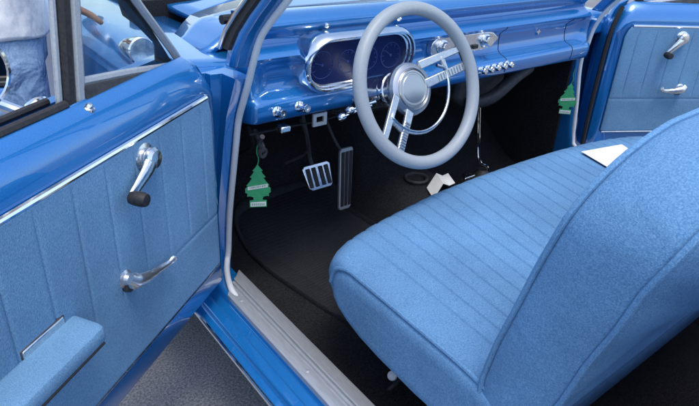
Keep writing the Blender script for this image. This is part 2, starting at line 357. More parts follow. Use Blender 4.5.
# little emblem on the glovebox lid
bm = BM(); pts = [(.395+ .013*(1 if k%2==0 else .4)*math.cos(math.pi*k/4), .838+.011*(1 if k%2==0 else .4)*math.sin(math.pi*k/4)) for k in range(8)]
prism(bm, pts, DF(.010), 0, .006); obj('dash_emblem', bm, CHROME, dash, False)
for px, pz in ((-.455,.930),(-.23,.928)):
    bm = BM(); lathe(bm, [(.007,0),(.006,.006),(.002,.010),(0,.010)], (px,-.004,pz), (0,-1,.3), 10); obj('dash_screw', bm, CHROME, dash)
# brackets and lamp under the lower edge
bm = BM(); sq = [(-.500,.696),(-.460,.696),(-.460,.728),(-.500,.728)]; si = [(-.491,.704),(-.469,.704),(-.469,.720),(-.491,.720)]
frame_prism(bm, sq, si, DF(-.020), 0, .006); obj('under_dash_bracket', bm, BRUSHED, dash, False)
bm = BM(); box(bm, -.596,-.568,-.035,-.005,.700,.716); obj('under_dash_bracket', bm, ALLOY, dash, True, .004)
bm = BM(); tube(bm, [(-.655,-.05,.712),(-.652,-.03,.690),(-.645,-.03,.668),(-.636,-.02,.670),(-.636,.02,.70)], .006, 8)
lathe(bm, [(.013,-.004),(.013,.004),(.007,.004),(.007,-.004)], (-.645,-.032,.664), (.3,-1,0), 16); obj('bonnet_pull', bm, DARKP, dash)
bm = BM(); tube(bm, catmull([(-.66,.0,.70),(-.55,.02,.690),(-.42,.03,.684),(-.33,.02,.70)],6), .003, 6)
tube(bm, catmull([(-.50,.03,.70),(-.46,.05,.60),(-.50,.10,.55)],6), .004, 6); tube(bm, catmull([(-.64,.04,.70),(-.60,.10,.62),(-.62,.2,.55)],6), .005, 6); obj('wiring', bm, RUBBER, dash)
# heater box under the right side
bm = BM(); prism(bm, [(.16,.70),(.38,.72),(.40,.66),(.34,.60),(.20,.585),(.15,.62)], lambda u,v,w: V((u,w,v)), .10, .30); hb = obj('heater_box', bm, DARKP, car, True, .015, 3)
bm = BM(); tube(bm, catmull([(.20,.10,.60),(.28,.06,.62),(.38,.05,.68),(.46,.06,.70)],6), .022, 12); obj('heater_hose', bm, DARKP, hb)

# ------------------------------------------------------------------ steering wheel
WC = V((-.3487,-.2221,.8300)); tl = .3822
e1 = V((1,0,0)); e2 = V((0,math.sin(tl),math.cos(tl))); en = V((0,-math.cos(tl),math.sin(tl)))
def W(u, v, o=0): return WC + e1*u + e2*v + en*o
bm = BM(); tube(bm, [W(.1705*math.cos(a), .1705*math.sin(a)) for a in [2*math.pi*k/96 for k in range(96)]], .0152, 18, closed=True)
sw = obj('steering_wheel', bm, VINYL, car)
SATIN = mat('satin_chrome', (.78,.79,.80), .3, .95)
BILLET = noisy(mat('brushed_billet', (.56,.57,.57), .3, .95), 180, (.50,.51,.51), (.62,.63,.62), rough=(90,.24,.38))
HO = -.026
def bar(bm, a, b, wa, wb, o0, o1, t=.004):
    a = V((a[0],a[1])); b = V((b[0],b[1])); d = (b-a).normalized(); n = V((-d.y,d.x))
    q = [a+n*wa/2, a-n*wa/2, b-n*wb/2, b+n*wb/2]
    loft(bm, [[W(q[0].x,q[0].y,o0+t),W(q[1].x,q[1].y,o0+t),W(q[1].x,q[1].y,o0-t),W(q[0].x,q[0].y,o0-t)],[W(q[3].x,q[3].y,o1+t),W(q[2].x,q[2].y,o1+t),W(q[2].x,q[2].y,o1-t),W(q[3].x,q[3].y,o1-t)]])
def pol(r, deg): return (r*math.cos(math.radians(deg)), r*math.sin(math.radians(deg)))
def spoke(base_up, end_up, base_lo, end_lo):
    bm = BM(); bar(bm, base_up, end_up, .020, .016, HO, -.004); bar(bm, base_lo, end_lo, .022, .020, HO, -.004)
    for k in (.52, .96):
        p = [base_up[i]+(end_up[i]-base_up[i])*k for i in (0,1)]; q = [base_lo[i]+(end_lo[i]-base_lo[i])*k for i in (0,1)]
        oo = HO + (-.004-HO)*k; bar(bm, p, q, .012, .012, oo, oo)
    o = obj('spoke', bm, BILLET, sw, True, .002)
    bm = BM()
    for k in range(11):   # ribs across the lower bar
        t = .30+.62*k/10; c = [base_lo[i]+(end_lo[i]-base_lo[i])*t for i in (0,1)]; d = V((end_lo[0]-base_lo[0], end_lo[1]-base_lo[1])).normalized(); n = V((-d.y,d.x))*.0075
        oo = HO+(-.004-HO)*t+.0042
        bar(bm, (c[0]-n.x,c[1]-n.y), (c[0]+n.x,c[1]+n.y), .0035, .0035, oo, oo, .0014)
    obj('spoke_ribs', bm, BILLET, sw, False)
spoke((.028,.046), (.152,.070), (.040,.002), (.166,.030))
spoke((-.052,-.010), (-.128,-.100), (-.020,-.050), (-.092,-.137))
bm = BM(); lathe(bm, [(.020,-.030),(.054,-.028),(.059,-.020),(.061,-.010),(.058,-.002),(.050,.002),(.0475,.0025),(.046,.0005),(.0445,.0015),(.044,-.002),(0,-.002)], W(0,-.003,HO), en, 40)
hc = obj('horn_cap', bm, RIBBED, sw, angle=30)
bm = BM(); lathe(bm, [(.0435,-.002),(.0435,.002),(.0415,.0038),(.0375,.0040),(.0365,.0028),(.033,.0028),(.032,.0036),(.018,.0046),(0,.0050)], W(0,-.003,HO), en, 40)
obj('hub_medallion', bm, MEDAL, sw, angle=20)
bm = BM(); hr = [W(*pol(.103,d), HO+.012) for d in lin(18,-148,40)]
tube(bm, [W(.080,.040,HO+.006)]+hr+[W(-.078,-.040,HO+.006)], .0058, 10, flat=.7); obj('horn_ring', bm, ALLOY, sw)
# column
bm = BM(); lathe(bm, [(.050,-.03),(.047,-.05),(.043,-.062),(.041,-.09),(.040,-.24),(.036,-.36)], WC, en, 28); co = obj('steering_column', bm, ALLOY, car)
bm = BM(); lathe(bm, [(.0435,-.085),(.0445,-.09),(.0445,-.10),(.0425,-.105)], WC, en, 28); obj('column_collar', bm, CHROME, co)
def lever(p0, p1, r):
    bm = BM(); tube(bm, [p0, p1], [.0045,.0035], 8); lathe(bm, [(0,-.012),(r*.7,-.010),(r,-.003),(r,.004),(r*.6,.010),(0,.011)], p1, V(p1)-V(p0), 14); obj('stalk_lever', bm, CHROME, co)
lever(W(-.015,-.012,-.10), (-.428,-.075,.742), .010); lever(W(-.015,-.020,-.135), (-.440,-.06,.722), .010)

# ------------------------------------------------------------------ pedals, shifter
def pedal_map(c, tilt, skew=0):
    c = V(c); uu = V((1,0,0)); vv = V((skew,math.sin(tilt),math.cos(tilt))); nn = V((0,-math.cos(tilt),math.sin(tilt)))
    return lambda u, v, o: c + uu*u + vv*v + nn*o
f = pedal_map((-.337,.172,.436), .5)
bm = BM(); out = [(-.052,.036),(-.043,.044),(.043,.044),(.052,.036),(.044,-.028),(.036,-.036),(-.034,-.036),(-.043,-.028)]
prism(bm, [(u*.97, v*.97) for u, v in out], f, -.008, .004); bp = obj('brake_pedal', bm, ALLOY, car, True, .002)
bm = BM()
for u in (-.030,-.011,.011,.030):
    prism(bm, [(u+u*.10+du, dv) for du, dv in [(-.007,.033),(.007,.033),(.006,-.026),(-.006,-.026)]], f, .004, .0075)
obj('pedal_pad', bm, RUBBER, bp, True, .003)
bm = BM(); tube(bm, catmull([f(0,.02,-.008), f(-.005,.06,-.012), (-.350,.215,.545), (-.350,.26,.66), (-.345,.28,.74)],5), .008, 10, flat=.6); obj('pedal_arm', bm, DARKP, bp)
f = pedal_map((-.235,.17,.404), .32, .22)
bm = BM(); prism(bm, [(-.026,.090),(-.020,.098),(.020,.098),(.026,.090),(.023,-.085),(.016,-.092),(-.016,-.092),(-.023,-.085)], f, -.008, .005); ap = obj('accelerator_pedal', bm, BRUSHED, car, True, .003)
bm = BM()
for u in (-.0155,0,.0155): prism(bm, [(u-.006,.086),(u+.006,.086),(u*.9+.0055,-.080),(u*.9-.0055,-.080)], f, .005, .008)
obj('pedal_pad', bm, RUBBER, ap, True, .003)
bm = BM(); tube(bm, catmull([f(0,.07,-.008), (-.24,.25,.54), (-.26,.30,.66)],5), .005, 8); obj('pedal_rod', bm, DARKP, ap)
SHROD = [(.30,.03,.345),(.29,.035,.375),(.262,.05,.40),(.235,.05,.50),(.215,.05,.60)]
bm = BM(); lathe(bm, [(.060,0),(.070,.012),(.050,.02),(.030,.045),(.016,.06),(.0,.06)], (.285,.045,.300), (0,0,1), 24); sh = obj('floor_shifter', bm, RUBBER, car)
bm = BM(); tube(bm, catmull(SHROD,5), .0055, 10); obj('shifter_rod', bm, CHROME, sh)
bm = BM(); tube(bm, [V((-.005+.036*math.cos(a), .085+.036*math.sin(a), .385)) for a in [2*math.pi*k/24 for k in range(24)]], .005, 8, closed=True)
lathe(bm, [(.034,-.04),(.036,-.005),(.030,0),(.028,-.03),(0,-.03)], (-.005,.085,.385), (0,0,1), 24); obj('cup_holder', bm, DARKP, car)
bm = BM(); prism(bm, [(.160,.018),(.215,.020),(.225,.040),(.187,.057)], lambda u,v,w: V((u,v,w)), .350, .368); obj('console_bracket', bm, ALLOY, car, True, .003)

# ------------------------------------------------------------------ bench seat
def yf(x):
    return interp([-.66,-.645,-.62,-.577,-.495,-.40,-.26,-.1,0.1,.26,.40,.495,.577,.62,.645,.66],[-.335,-.300,-.281,-.262,-.243,-.229,-.212,-.206,-.206,-.210,-.222,-.236,-.255,-.276,-.30,-.335], x)
PS = .0450
SKEW = .20
def groove(x):
    if abs(x) > .595: return .0018
    d = abs(((x/PS) % 1.0)-.5)*PS          # distance to the seam
    d = PS/2 - d if False else d
    return -.0031*math.exp(-(d/.0022)**2) + .0018*(1-math.exp(-(d/.010)**1.4))
def cring(x, inset=0):
    F_ = yf(x); c = .010*(1-(x/.66)**2)
    tp = []
    for y in lin(-.80, F_-.055, 24):
        z = .532 + .012*smooth01(-.85,-.35,y) + c - .02*smooth01(-.66,-.86,y)
        tp.append((y, z + groove(x)*smooth01(F_-.02, F_-.07, y)))
    zt = tp[-1][1]
    rest = [(F_-.032, zt-.006),(F_-.014, zt-.018),(F_-.004, zt-.036),(F_, zt-.055),(F_-.006, zt-.078),(F_-.024,zt-.098),(F_-.055,zt-.115),(F_-.10,zt-.130),(F_-.16,zt-.140),(-.60,.396),(-.80,.396)]
    pts = tp+rest
    if inset:
        cy = -.57; cz = .465
        pts = [(cy+(y-cy)*(1-inset/.27), cz+(z-cz)*(1-inset/.075)) for y, z in pts]
    k = SKEW*(min(1, max(0, (x+.655)/.50)) if x < 0 else 1-smooth01(.50,.64,x))
    return [(x + k*(y+.25)*(1 if y < -.25 else 0), y, z) for y, z in pts]
bm = BM(); rings = []
n = 190
rings.append(cring(-.668,.030)); rings.append(cring(-.667,.012)); rings.append(cring(-.660,.003))
gx = set()
for k in range(-15,15):
    c0 = (k+.5)*PS
    for d in (0,.0011,.0022,.0036,.006,.010,.015,.0225): gx.add(round(c0+d,5)); gx.add(round(c0-d,5))
gx = sorted(x for x in gx if abs(x) < .635) + [.642,.648,.652]; gx = [-.652,-.648,-.642] + gx
for x in gx: rings.append(cring(x))
rings.append(cring(.660,.003)); rings.append(cring(.667,.012)); rings.append(cring(.668,.030))
loft(bm, rings)
cush = obj('bench_seat', bm, SEAT, car, True, angle=180)
for sd in (-1,1):
    bm = BM(); r = cring(sd*.658); pts = [V((sd*.659, p[1], p[2]+.001)) for p in r[0:29]]
    tube(bm, catmull(pts[::2]+[pts[-1]],3), .0048, 8); obj('seat_piping', bm, SEAT, cush)
# backrest
FE = [(-.728,.40),(-.728,.553),(-.739,.627),(-.755,.695),(-.774,.783),(-.798,.875),(-.812,.925),(-.826,.972)]
def bfront(z): return interp([p[1] for p in FE], [p[0] for p in FE], z)
def brear(z): return interp([.36,.50,.604,.693,.759,.823,.871,.912,.97],[-.785,-.822,-.856,-.875,-.895,-.909,-.926,-.938,-.945], z)
def bprof(k):   # x half width and z outline of the back seen from the front, left edge going up then over the top
    R_ = .125; xw = .662; zt = .976
    if k <= .5:
        z = .47 + (zt-R_-.47)*(k/.5); return xw, z
    a = (k-.5)/.35
    if a <= 1:
        an = math.pi/2*a; return xw-R_*1.25+R_*1.25*math.cos(an), zt-R_+R_*math.sin(an)
    t = (k-.85)/.15; return (xw-R_*1.25)*(1-t), zt + .012*t
ks = lin(0,.5,14)+[.5+.35*i/12 for i in range(1,13)]+[.85+.15*i/10 for i in range(1,11)]
outline = [(-bprof(k)[0], bprof(k)[1]) for k in ks]; outline = outline + [(-x, z) for x, z in outline[-2::-1]]
def shrink(x, z, d):
    return (x*(1-d/.66), .66+(z-.66)*(1-d/.33))
def back_ring(d, yfun):
    return [ (lambda q: (q[0], yfun(q[0], z, q[1]), q[1]))(shrink(x, z, d)) for x, z in outline]
mid = lambda z: (bfront(z)+brear(z))/2
bm = BM()
layers = []
for d, b in ((.30,.030),(.22,.030),(.12,.024),(.05,.013),(.018,.006),(.004,.000)): layers.append(back_ring(d, lambda x,z0,z,b=b: bfront(z0)+b))
for t in (.08,.3,.5,.7,.92): layers.append(back_ring(-.006*math.sin(math.pi*t), lambda x,z0,z,t=t: bfront(z0)+(brear(z0)-bfront(z0))*t))
for d, b in ((.004,.002),(.018,-.005),(.05,-.008),(.12,-.009),(.22,-.008),(.30,-.007)): layers.append(back_ring(d, lambda x,z0,z,b=b: brear(z0)+b*smooth01(.48,.66,z0)))
loft(bm, layers); bk = obj('seat_back', bm, SEAT, cush, True, angle=180)
bm = BM(); tube(bm, [V((x*1.001, bfront(z)-.001, z)) for x, z in outline], .0045, 8); obj('seat_back_piping', bm, SEAT, cush)
bm = BM(); tube(bm, [V((x*1.001, brear(z)+.001, z)) for x, z in outline], .0045, 8); obj('seat_back_piping', bm, SEAT, cush)
# seat base, tracks, lever, floor bolt
bm = BM(); box(bm, -.56,.56,-.76,-.42,.30,.40); obj('seat_base', bm, RUBBER, cush, True, .01)
for sd in (-1,1):
    bm = BM(); box(bm, sd*.52-.022, sd*.52+.022, -.78,-.42,.255,.30); tube(bm, [(sd*.60,-.47,.262),(sd*.52,-.46,.275)], .006, 6); obj('seat_track', bm, DARKP, cush, True, .004)
bm = BM(); lathe(bm, [(.006,-.004),(.011,0),(.010,.006),(.004,.010),(0,.010)], (-.590,-.468,.298), (-.6,-.3,.7), 12); obj('track_cap', bm, WHITE, cush)
bm = BM(); tube(bm, [(-.60,-.62,.36),(-.645,-.625,.375)], .006, 8); lathe(bm, [(0,-.016),(.010,-.013),(.0145,0),(.012,.012),(0,.016)], (-.655,-.640,.392), (-1,-.2,.3), 14); obj('seat_lever', bm, LACE, cush)

# ------------------------------------------------------------------ doors
DARKPOLY = [(.190,1.040),(.180,1.010),(.142,.985),(.100,.948),(.103,.915),(.052,.902),(.156,1.036)]  # outline of the dark patch in the quarter light
def make_door(sd, th):
    O = V((sd*.7704, -.0658, 0)); a = V((sd*math.sin(th), -math.cos(th), 0)); nrm = V((sd*math.cos(th), math.sin(th), 0))
    D = lambda s, o, z: O + a*s + nrm*o + V((0,0,z))
    L_ = 1.02
    # shell: closed (o,z) profile swept along the door; the front end rounds in
    prof = [(.012,.372),(.004,.384),(.003,.44),(.003,.60),(.003,.836),(.000,.846),(.002,.864),(.010,.888),(.024,.908),(.040,.916),(.044,.908),(.046,.86),(.072,.86),(.074,.914),(.090,.916),(.112,.895),(.124,.85),(.130,.76),(.130,.62),(.122,.50),(.105,.40),(.090,.374)]
    bm = BM(); rings = []
    for s in [-.010,-.006,.0,.010,.024,.05]+lin(.12,L_-.06,10)+[L_-.02,L_-.006,L_]:
        e = .012*max(0,(.010-s)/.02)+ .03*max(0,(s-(L_-.02))/.02)**2
        zt = -.075*max(0,(.05-s)/.06)**2.0
        rings.append([D(s, o+(e if o < .06 else -e), z+(zt*smooth01(.78,.91,z))) for o, z in prof])
    loft(bm, rings); d = obj('car_door', bm, PAINT, car, True, angle=50)
    # cloth panel with faint pleats above a heat seam
    bm = BM()
    def panel(s, z):
        o = -.004
        q = (s/.072) % 1; gq = abs(q-.5)*2
        if .585 < z < .83: o += .0034*math.exp(-((1-gq)/.07)**2)*smooth01(.585,.60,z)*smooth01(.83,.815,z)
        o += .0016*math.exp(-((z-.575)/.0035)**2)*(1 if sd > 0 else 1-smooth01(.14,.24,s))
        o += .004*smooth01(.035,.026,s)
        c = .05*max(0, (z-.815)/.021)**1.5   # round the top front corner
        s2 = s + (.0 if s > .12 else .018*max(0,(z-.80)/.036)**2*(1-(s-.026)/.094))
        return D(s2, o, z)
    grid(bm, panel, [.026,.030,.036]+lin(.045,L_-.04,380), [.449,.452]+lin(.46,.565,6)+[.568,.571,.5735,.5765,.579,.582,.588]+lin(.60,.825,10)+[.833,.836])
    pn = obj('door_card', bm, DOORC, d, True, angle=180); sm = pn.modifiers.new('thick','SOLIDIFY'); sm.thickness = .006; sm.offset = 0
    bm = BM(); tube(bm, [D(s,-.004,.8405) for s in lin(.046,L_-.03,12)], .0048, 8); obj('trim_strip', bm, CHROME, d)
    bm = BM(); tube(bm, [D(s,-.003,.4450) for s in lin(.030,L_-.03,12)], .0034, 8); obj('lower_bead', bm, ALLOY, d)
    bm = BM(); tube(bm, [D(s,.044,.917) for s in lin(.36,L_-.01,14)], .0075, 8); tube(bm, [D(s,.075,.918) for s in lin(.36,L_-.01,14)], .006, 8); obj('window_channel', bm, RUBBER, d)
    bm = BM(); lathe(bm, [(.0085,-.004),(.0085,.0015),(.006,.003),(.005,.006),(.003,.008),(0,.008)], D(.335,.026,.907), V((0,0,1))-nrm*.4, 14); obj('lock_button', bm, ALLOY, d)
    if sd > 0:
        bm = BM(); tube(bm, catmull([D(-.018,.022,.385),D(-.022,.022,.5),D(-.022,.022,.7),D(-.016,.022,.82),D(.006,.026,.90)],5), .0085, 8); obj('door_seal', bm, RUBBER, d)
    # window crank
    cb, ce = ((.262,.804),(.330,.766)) if sd < 0 else ((.246,.802),(.192,.746))
    P0 = D(cb[0],0,cb[1]); P1 = D(ce[0],-.022,ce[1])
    mixp = lambda t, o: D(cb[0]+(ce[0]-cb[0])*t, o, cb[1]+(ce[1]-cb[1])*t)
    bm = BM(); lathe(bm, [(.0245,.004),(.0245,.007),(.020,.009),(.017,.010),(.017,.015),(.020,.018),(.020,.024),(.015,.029),(0,.031)], P0, -nrm, 24)
    tube(bm, [mixp(.05,-.021), mixp(.3,-.024), mixp(.7,-.023), P1], [.0165,.014,.0105,.009], 12, flat=.55, up=nrm); ck = obj('window_crank', bm, ALLOY, d)
    bm = BM(); lathe(bm, [(.008,0),(.0105,.002),(.012,.010),(.012,.024),(.010,.030),(0,.031)], P1+nrm*.002, -nrm, 16); obj('crank_knob', bm, RUBBER, d)
    # pull handle
    hb, he = ((.352,.622),(.236,.592)) if sd < 0 else ((.300,.618),(.212,.618))
    hp = lambda t, o, dz=0: D(hb[0]+(he[0]-hb[0])*t, o, hb[1]+(he[1]-hb[1])*t+dz)
    bm = BM(); lathe(bm, [(.016,.004),(.016,.007),(.011,.010),(.009,.018),(.014,.022),(.014,.028),(.008,.033),(0,.034)], hp(0,0), -nrm, 20)
    tube(bm, catmull([hp(-.10,-.026,.010),hp(0,-.030,.002),hp(.2,-.028,-.004),hp(.42,-.024,-.007),hp(.70,-.021,-.007),hp(.88,-.023,-.004),hp(.96,-.026,.001),hp(1,-.028,.006)],4), [.010]*4+[.012]*4+[.0115]*3+[.009]*3+[.007]*4+[.006]*4+[.007]*4+[.0075]*2+[.006], 12, flat=.6, up=nrm)
    obj('pull_handle', bm, SATIN, d)
    bm = BM(); lathe(bm, [(.011,.003),(.009,.014),(0,.014)], hp(.02,0,-.016), -nrm, 14); obj('handle_boss', bm, DARKP, d)
    # armrest with bright finger slot
    bm = BM()
    sec = [(-.004,.590),(-.004,.640),(-.010,.643),(-.050,.639),(-.058,.635),(-.061,.626),(-.059,.612),(-.046,.600),(-.004,.585)]
    rings = []
    for s in [.474,.4745,.4765,.482]+lin(.50,.80,6)+[.82,.835,.84]:
        k = 1-.07*max(0,(.482-s)/.008)**2-.5*max(0,(s-.82)/.02)**2
        rings.append([D(s, -.004+(o+.004)*k, .605+(z-.605)*k) for o, z in sec])
    loft(bm, rings); ar = obj('armrest', bm, DOORC, d, True, .002, angle=50)
    bm = BM(); box(bm, .493,.572,-.010,-.002,.640,.655, D); obj('finger_slot', bm, ALLOY, d, True, .003)
    bm = BM(); box(bm, .4918,.5732,-.0085,-.0015,.6388,.6562, D); obj('finger_slot_rim', bm, DARKP, d, True, .002)
    bm = BM(); tube(bm, [D(s,-.0570,.608) for s in lin(.480,.82,8)], .0026, 6); obj('armrest_trim', bm, RUBBER, d)
    # quarter light: divider bar, sloping frame, sill wedge and glass
    bm = BM()
    tube(bm, [D(.346,.052,.905), D(.312,.052,1.13), D(.298,.052,1.22)], .011, 8, flat=1.0); dv = obj('window_divider', bm, RUBBER, d)
    bm = BM(); tube(bm, [D(.327,.050,.905), D(.293,.050,1.13), D(.279,.050,1.22)], .0105, 8); tube(bm, [D(.362,.054,.905), D(.329,.054,1.13)], .005, 8); obj('divider_trim', bm, BRUSHED, d)
    fr = catmull([D(.318,.050,.938),D(.20,.050,.922),D(.075,.050,.902),D(.045,.050,.902),D(.052,.050,.917),D(.105,.050,.975),D(.159,.050,1.033),D(.215,.050,1.10),D(.29,.050,1.21)],5)
    bm = BM(); tube(bm, fr, .0075, 8); qf = obj('quarter_light_frame', bm, BRUSHED, d)
    bm = BM(); loft(bm, [[D(s,.036,.905),D(s,.040,z),D(s,.062,z),D(s,.066,.905)] for s, z in ((.322,.934),(.20,.918),(.08,.905))]); obj('quarter_light_sill', bm, DARKP, d, True, .003)
    bm = BM(); prism(bm, DARKPOLY, lambda u,v,w: D(u,w,v), .056, .064); obj('quarter_light_dark_patch', bm, RUBBER, d, True, .003)  # added dark patch standing in for the dark reflection in the pane
    bm = BM(); prism(bm, [(.050,.906),(.20,.922),(.318,.938),(.290,1.13),(.280,1.195),(.215,1.10),(.159,1.033),(.052,.915)], lambda u,v,w: D(u,w,v), .0500, .0525); obj('quarter_light_glass', bm, GLASS, d, False)
    if sd < 0:
        # round mirror on a chrome arm, bolted to the outer skin
        c = D(.405,.165,.960); ax = V((.09,-.99,.015)).normalized()   # the glass looks back along the car's flank
        bm = BM(); lathe(bm, [(.010,-.045),(.034,-.036),(.050,-.020),(.058,-.004),(.060,.003),(.056,.006),(.054,.003)], c, ax, 36)
        tube(bm, catmull([c-ax*.04, D(.385,.175,.925), D(.36,.150,.90), D(.345,.122,.885)],4), .009, 10); lathe(bm, [(.022,-.004),(.022,.006),(.014,.012),(0,.012)], D(.345,.110,.897), (nrm+V((0,0,1))).normalized(), 18)
        mr = obj('side_mirror', bm, CHROME, d)
        bm = BM(); lathe(bm, [(0,.0005),(.0545,.0005),(.0545,.003),(.04,.0036),(0,.004)], c, ax, 36); obj('mirror_glass', bm, MIRROR, d)
    return d
d1 = make_door(-1, .9352); d2 = make_door(1, 1.068)
# bullet lamp-like mirror on the left wing
c = V((-.838,.138,.8805)); ax = V((.05,-.97,.10)).normalized()
bm = BM(); lathe(bm, [(0,-.115),(.010,-.11),(.020,-.08),(.028,-.03),(.031,0),(.031,.004),(.028,.006),(.027,.003)], c, ax, 28)
tube(bm, [c-ax*.04, c-ax*.045+V((0,.0,-.04))], .010, 10); wm = obj('wing_mirror', bm, CHROME, car)
bm = BM(); lathe(bm, [(0,0),(.0275,0),(.0275,.003),(0,.004)], c, ax, 28); obj('wing_mirror_glass', bm, ALLOY, wm)

# ------------------------------------------------------------------ loose things
# rubber floor mat with a raised rim
def mat_z(x, y): return floor_z(x,y)
cs = catmull([(-.575,.20,0),(-.57,.06,0),(-.555,-.05,0),(-.535,-.17,0),(-.50,-.27,0),(-.40,-.31,0),(-.28,-.30,0),(-.20,-.22,0),(-.185,0,0),(-.19,.20,0),(-.20,.30,0),(-.30,.335,0),(-.50,.33,0),(-.565,.29,0),(-.575,.20,0)],6)[:-1]
cen = V((-.38,.0,0)); bm = BM(); rings = []
for k, h in ((1.0,.001),(1.0,.011),(.985,.015),(.955,.015),(.94,.007)):
    rings.append([V((cen.x+(p.x-cen.x)*k, cen.y+(p.y-cen.y)*k, 0)) for p in cs]); rings[-1] = [V((q.x,q.y,floor_z(q.x,q.y)+h)) for q in rings[-1]]
for k in (.85,.7,.5,.3,.12): rings.append([ (lambda q: V((q.x,q.y,floor_z(q.x,q.y)+.006)))(cen+(p-cen)*k) for p in cs])
loft(bm, rings); fm = obj('floor_mat', bm, MATR, None); tag(fm, 'black rubber floor mat with raised rim in the driver footwell', 'floor mat')
# air fresheners
def freshener(loc, ang, label):
    t = thing('air_freshener', label, 'air freshener', loc, 'green tree air fresheners')
    ca, sa = math.cos(ang), math.sin(ang)
    f = lambda u, v, o: V(loc) + V((u*ca + o*sa, u*sa - o*ca, v))
    half = [(0,.0),(.006,-.010),(.012,-.017),(.009,-.019),(.012,-.026),(.019,-.035),(.014,-.037),(.019,-.046),(.028,-.058),(.024,-.060),(.031,-.066),(.031,-.077),(.026,-.080),(.027,-.088),(.020,-.087),(.012,-.090),(.011,-.099),(.021,-.100),(.021,-.118)]
    poly = half + [(-u, v) for u, v in half[::-1] if True][:-1]
    bm = BM(); prism(bm, poly, f, -.0012, .0012); obj('tree_card', bm, GREEN, t, False)
    bm = BM()
    prism(bm, [(-.025,-.070),(-.025,-.061),(.024,-.0535),(.024,-.0625)], f, .0013, .0019); obj('white_band', bm, WHITE, t, False)
    bm = BM(); prism(bm, [(-.019,-.116),(-.019,-.104),(.019,-.103),(.019,-.115)], f, .0013, .0019); obj('white_band', bm, WHITE, t, False)
    bm = BM()
    for i in range(7): prism(bm, [(-.016+i*.0048,-.113),(-.016+i*.0048,-.107),(-.0135+i*.0048,-.107),(-.0135+i*.0048,-.113)], f, .0020, .0023)
    obj('band_print', bm, GREENK, t, False); bm = BM()
    for i in range(10):
        u = -.020+i*.0042; w_ = .0026 if i%3 else .0016; q = -.0665+(u+.025)*.153
        prism(bm, [(u,q),(u,q+.0042),(u+w_,q+.0044),(u+w_,q+.0002)], f, .0020, .0023)
    obj('band_print', bm, GREENK, t, False)
    bm = BM(); tube(bm, catmull([f(0,-.004,0), f(.003,.014,.001), f(-.001,.03,0), f(.001,.050,0)],4), .0013, 6); obj('elastic_cord', bm, GREEN, t)
    return t
fa = freshener((-.631,.018,.612), -.50, 'green tree air freshener hanging in the driver footwell beside the open door')
def copy_thing(t, loc, label):
    c = t.copy(); COL.objects.link(c); c.location = V(loc); c['label'] = label
    for ch in t.children:
        k = ch.copy(); COL.objects.link(k); k.parent = c; k.matrix_parent_inverse = ch.matrix_parent_inverse.copy()
    return c
fb = copy_thing(fa, (.632,-.012,.640), 'green tree air freshener hanging on the far passenger side under the dash end'); fb.rotation_euler.z = -.35

# papers
bm = BM(); prism(bm, [(.275,-.300),(.44,-.335),(.36,-.50),(.235,-.42)], lambda u,v,w: V((u,v,w)), .5595, .5605)
pp = obj('paper_sheet', bm, WHITE, None, False); tag(pp, 'white paper sheet lying on the blue seat cushion near the backrest', 'paper')
bm = BM()
def fold(u, v): return V((-.045+u*.135+v*.035, -.035+u*.035+v*.065, .374+.034*(1-abs(2.6*u-1))*(u < .75)+.0*v + .004*(u > .7)))
grid(bm, fold, [0,.385,.72,1], [0,1]); fp = obj('folded_paper', bm, WHITE, None, False); sm = fp.modifiers.new('thick','SOLIDIFY'); sm.thickness = .002
tag(fp, 'white folded paper lying on the dark floor hump in front of the seat', 'paper')

# ------------------------------------------------------------------ person beside the wing
def skin_obj(name, joints, edges, mt, parent, sub=2, root=0):
    me = bpy.data.meshes.new(name); me.from_pydata([j[0] for j in joints], edges, []); o = bpy.data.objects.new(name, me); COL.objects.link(o)
    me.materials.append(mt); m = o.modifiers.new('skin','SKIN'); m.use_smooth_shade = True
    for i, j in enumerate(joints):
        r = j[1] if isinstance(j[1], tuple) else (j[1], j[1]); me.skin_vertices[0].data[i].radius = r; me.skin_vertices[0].data[i].use_root = (i == root)
    s = o.modifiers.new('sub','SUBSURF'); s.levels = sub; s.render_levels = sub
    o.parent = parent
    if parent and parent.type == 'EMPTY': o.matrix_parent_inverse = M.Translation(-parent.location)
    return o
px, py = -1.045, .66
ps = thing('person', 'person in white T-shirt and pale blue jeans standing beside the front wing', 'person', (px,py,0))
def Q(x, y, z): return (px+x, py+y, z)   # facing +x
J = [(Q(0,0,.92),.10),(Q(.0,0,1.10),.105),(Q(0,0,1.30),.12),(Q(0,0,1.44),.075),(Q(.01,0,1.52),.052),(Q(.025,0,1.62),.082),(Q(.03,0,1.70),.085),
     (Q(0,.09,.86),.085),(Q(.02,.10,.48),.058),(Q(-.01,.10,.12),.042),(Q(.09,.11,.05),.038),
     (Q(0,-.09,.86),.085),(Q(.03,-.10,.48),.058),(Q(0,-.10,.12),.042),(Q(.10,-.11,.05),.038),
     (Q(0,.17,1.38),.055),(Q(.06,.21,1.12),.042),(Q(.20,.16,.965),.032),(Q(.235,.15,.945),.034),
     (Q(0,-.17,1.38),.055),(Q(.08,-.215,1.16),.042),(Q(.115,-.225,.975),.030),(Q(.125,-.235,.945),.034)]
E_ = [(0,1),(1,2),(2,3),(3,4),(4,5),(5,6),(0,7),(7,8),(8,9),(9,10),(0,11),(11,12),(12,13),(13,14),(2,15),(15,16),(16,17),(17,18),(2,19),(19,20),(20,21),(21,22)]
b0 = len(J)
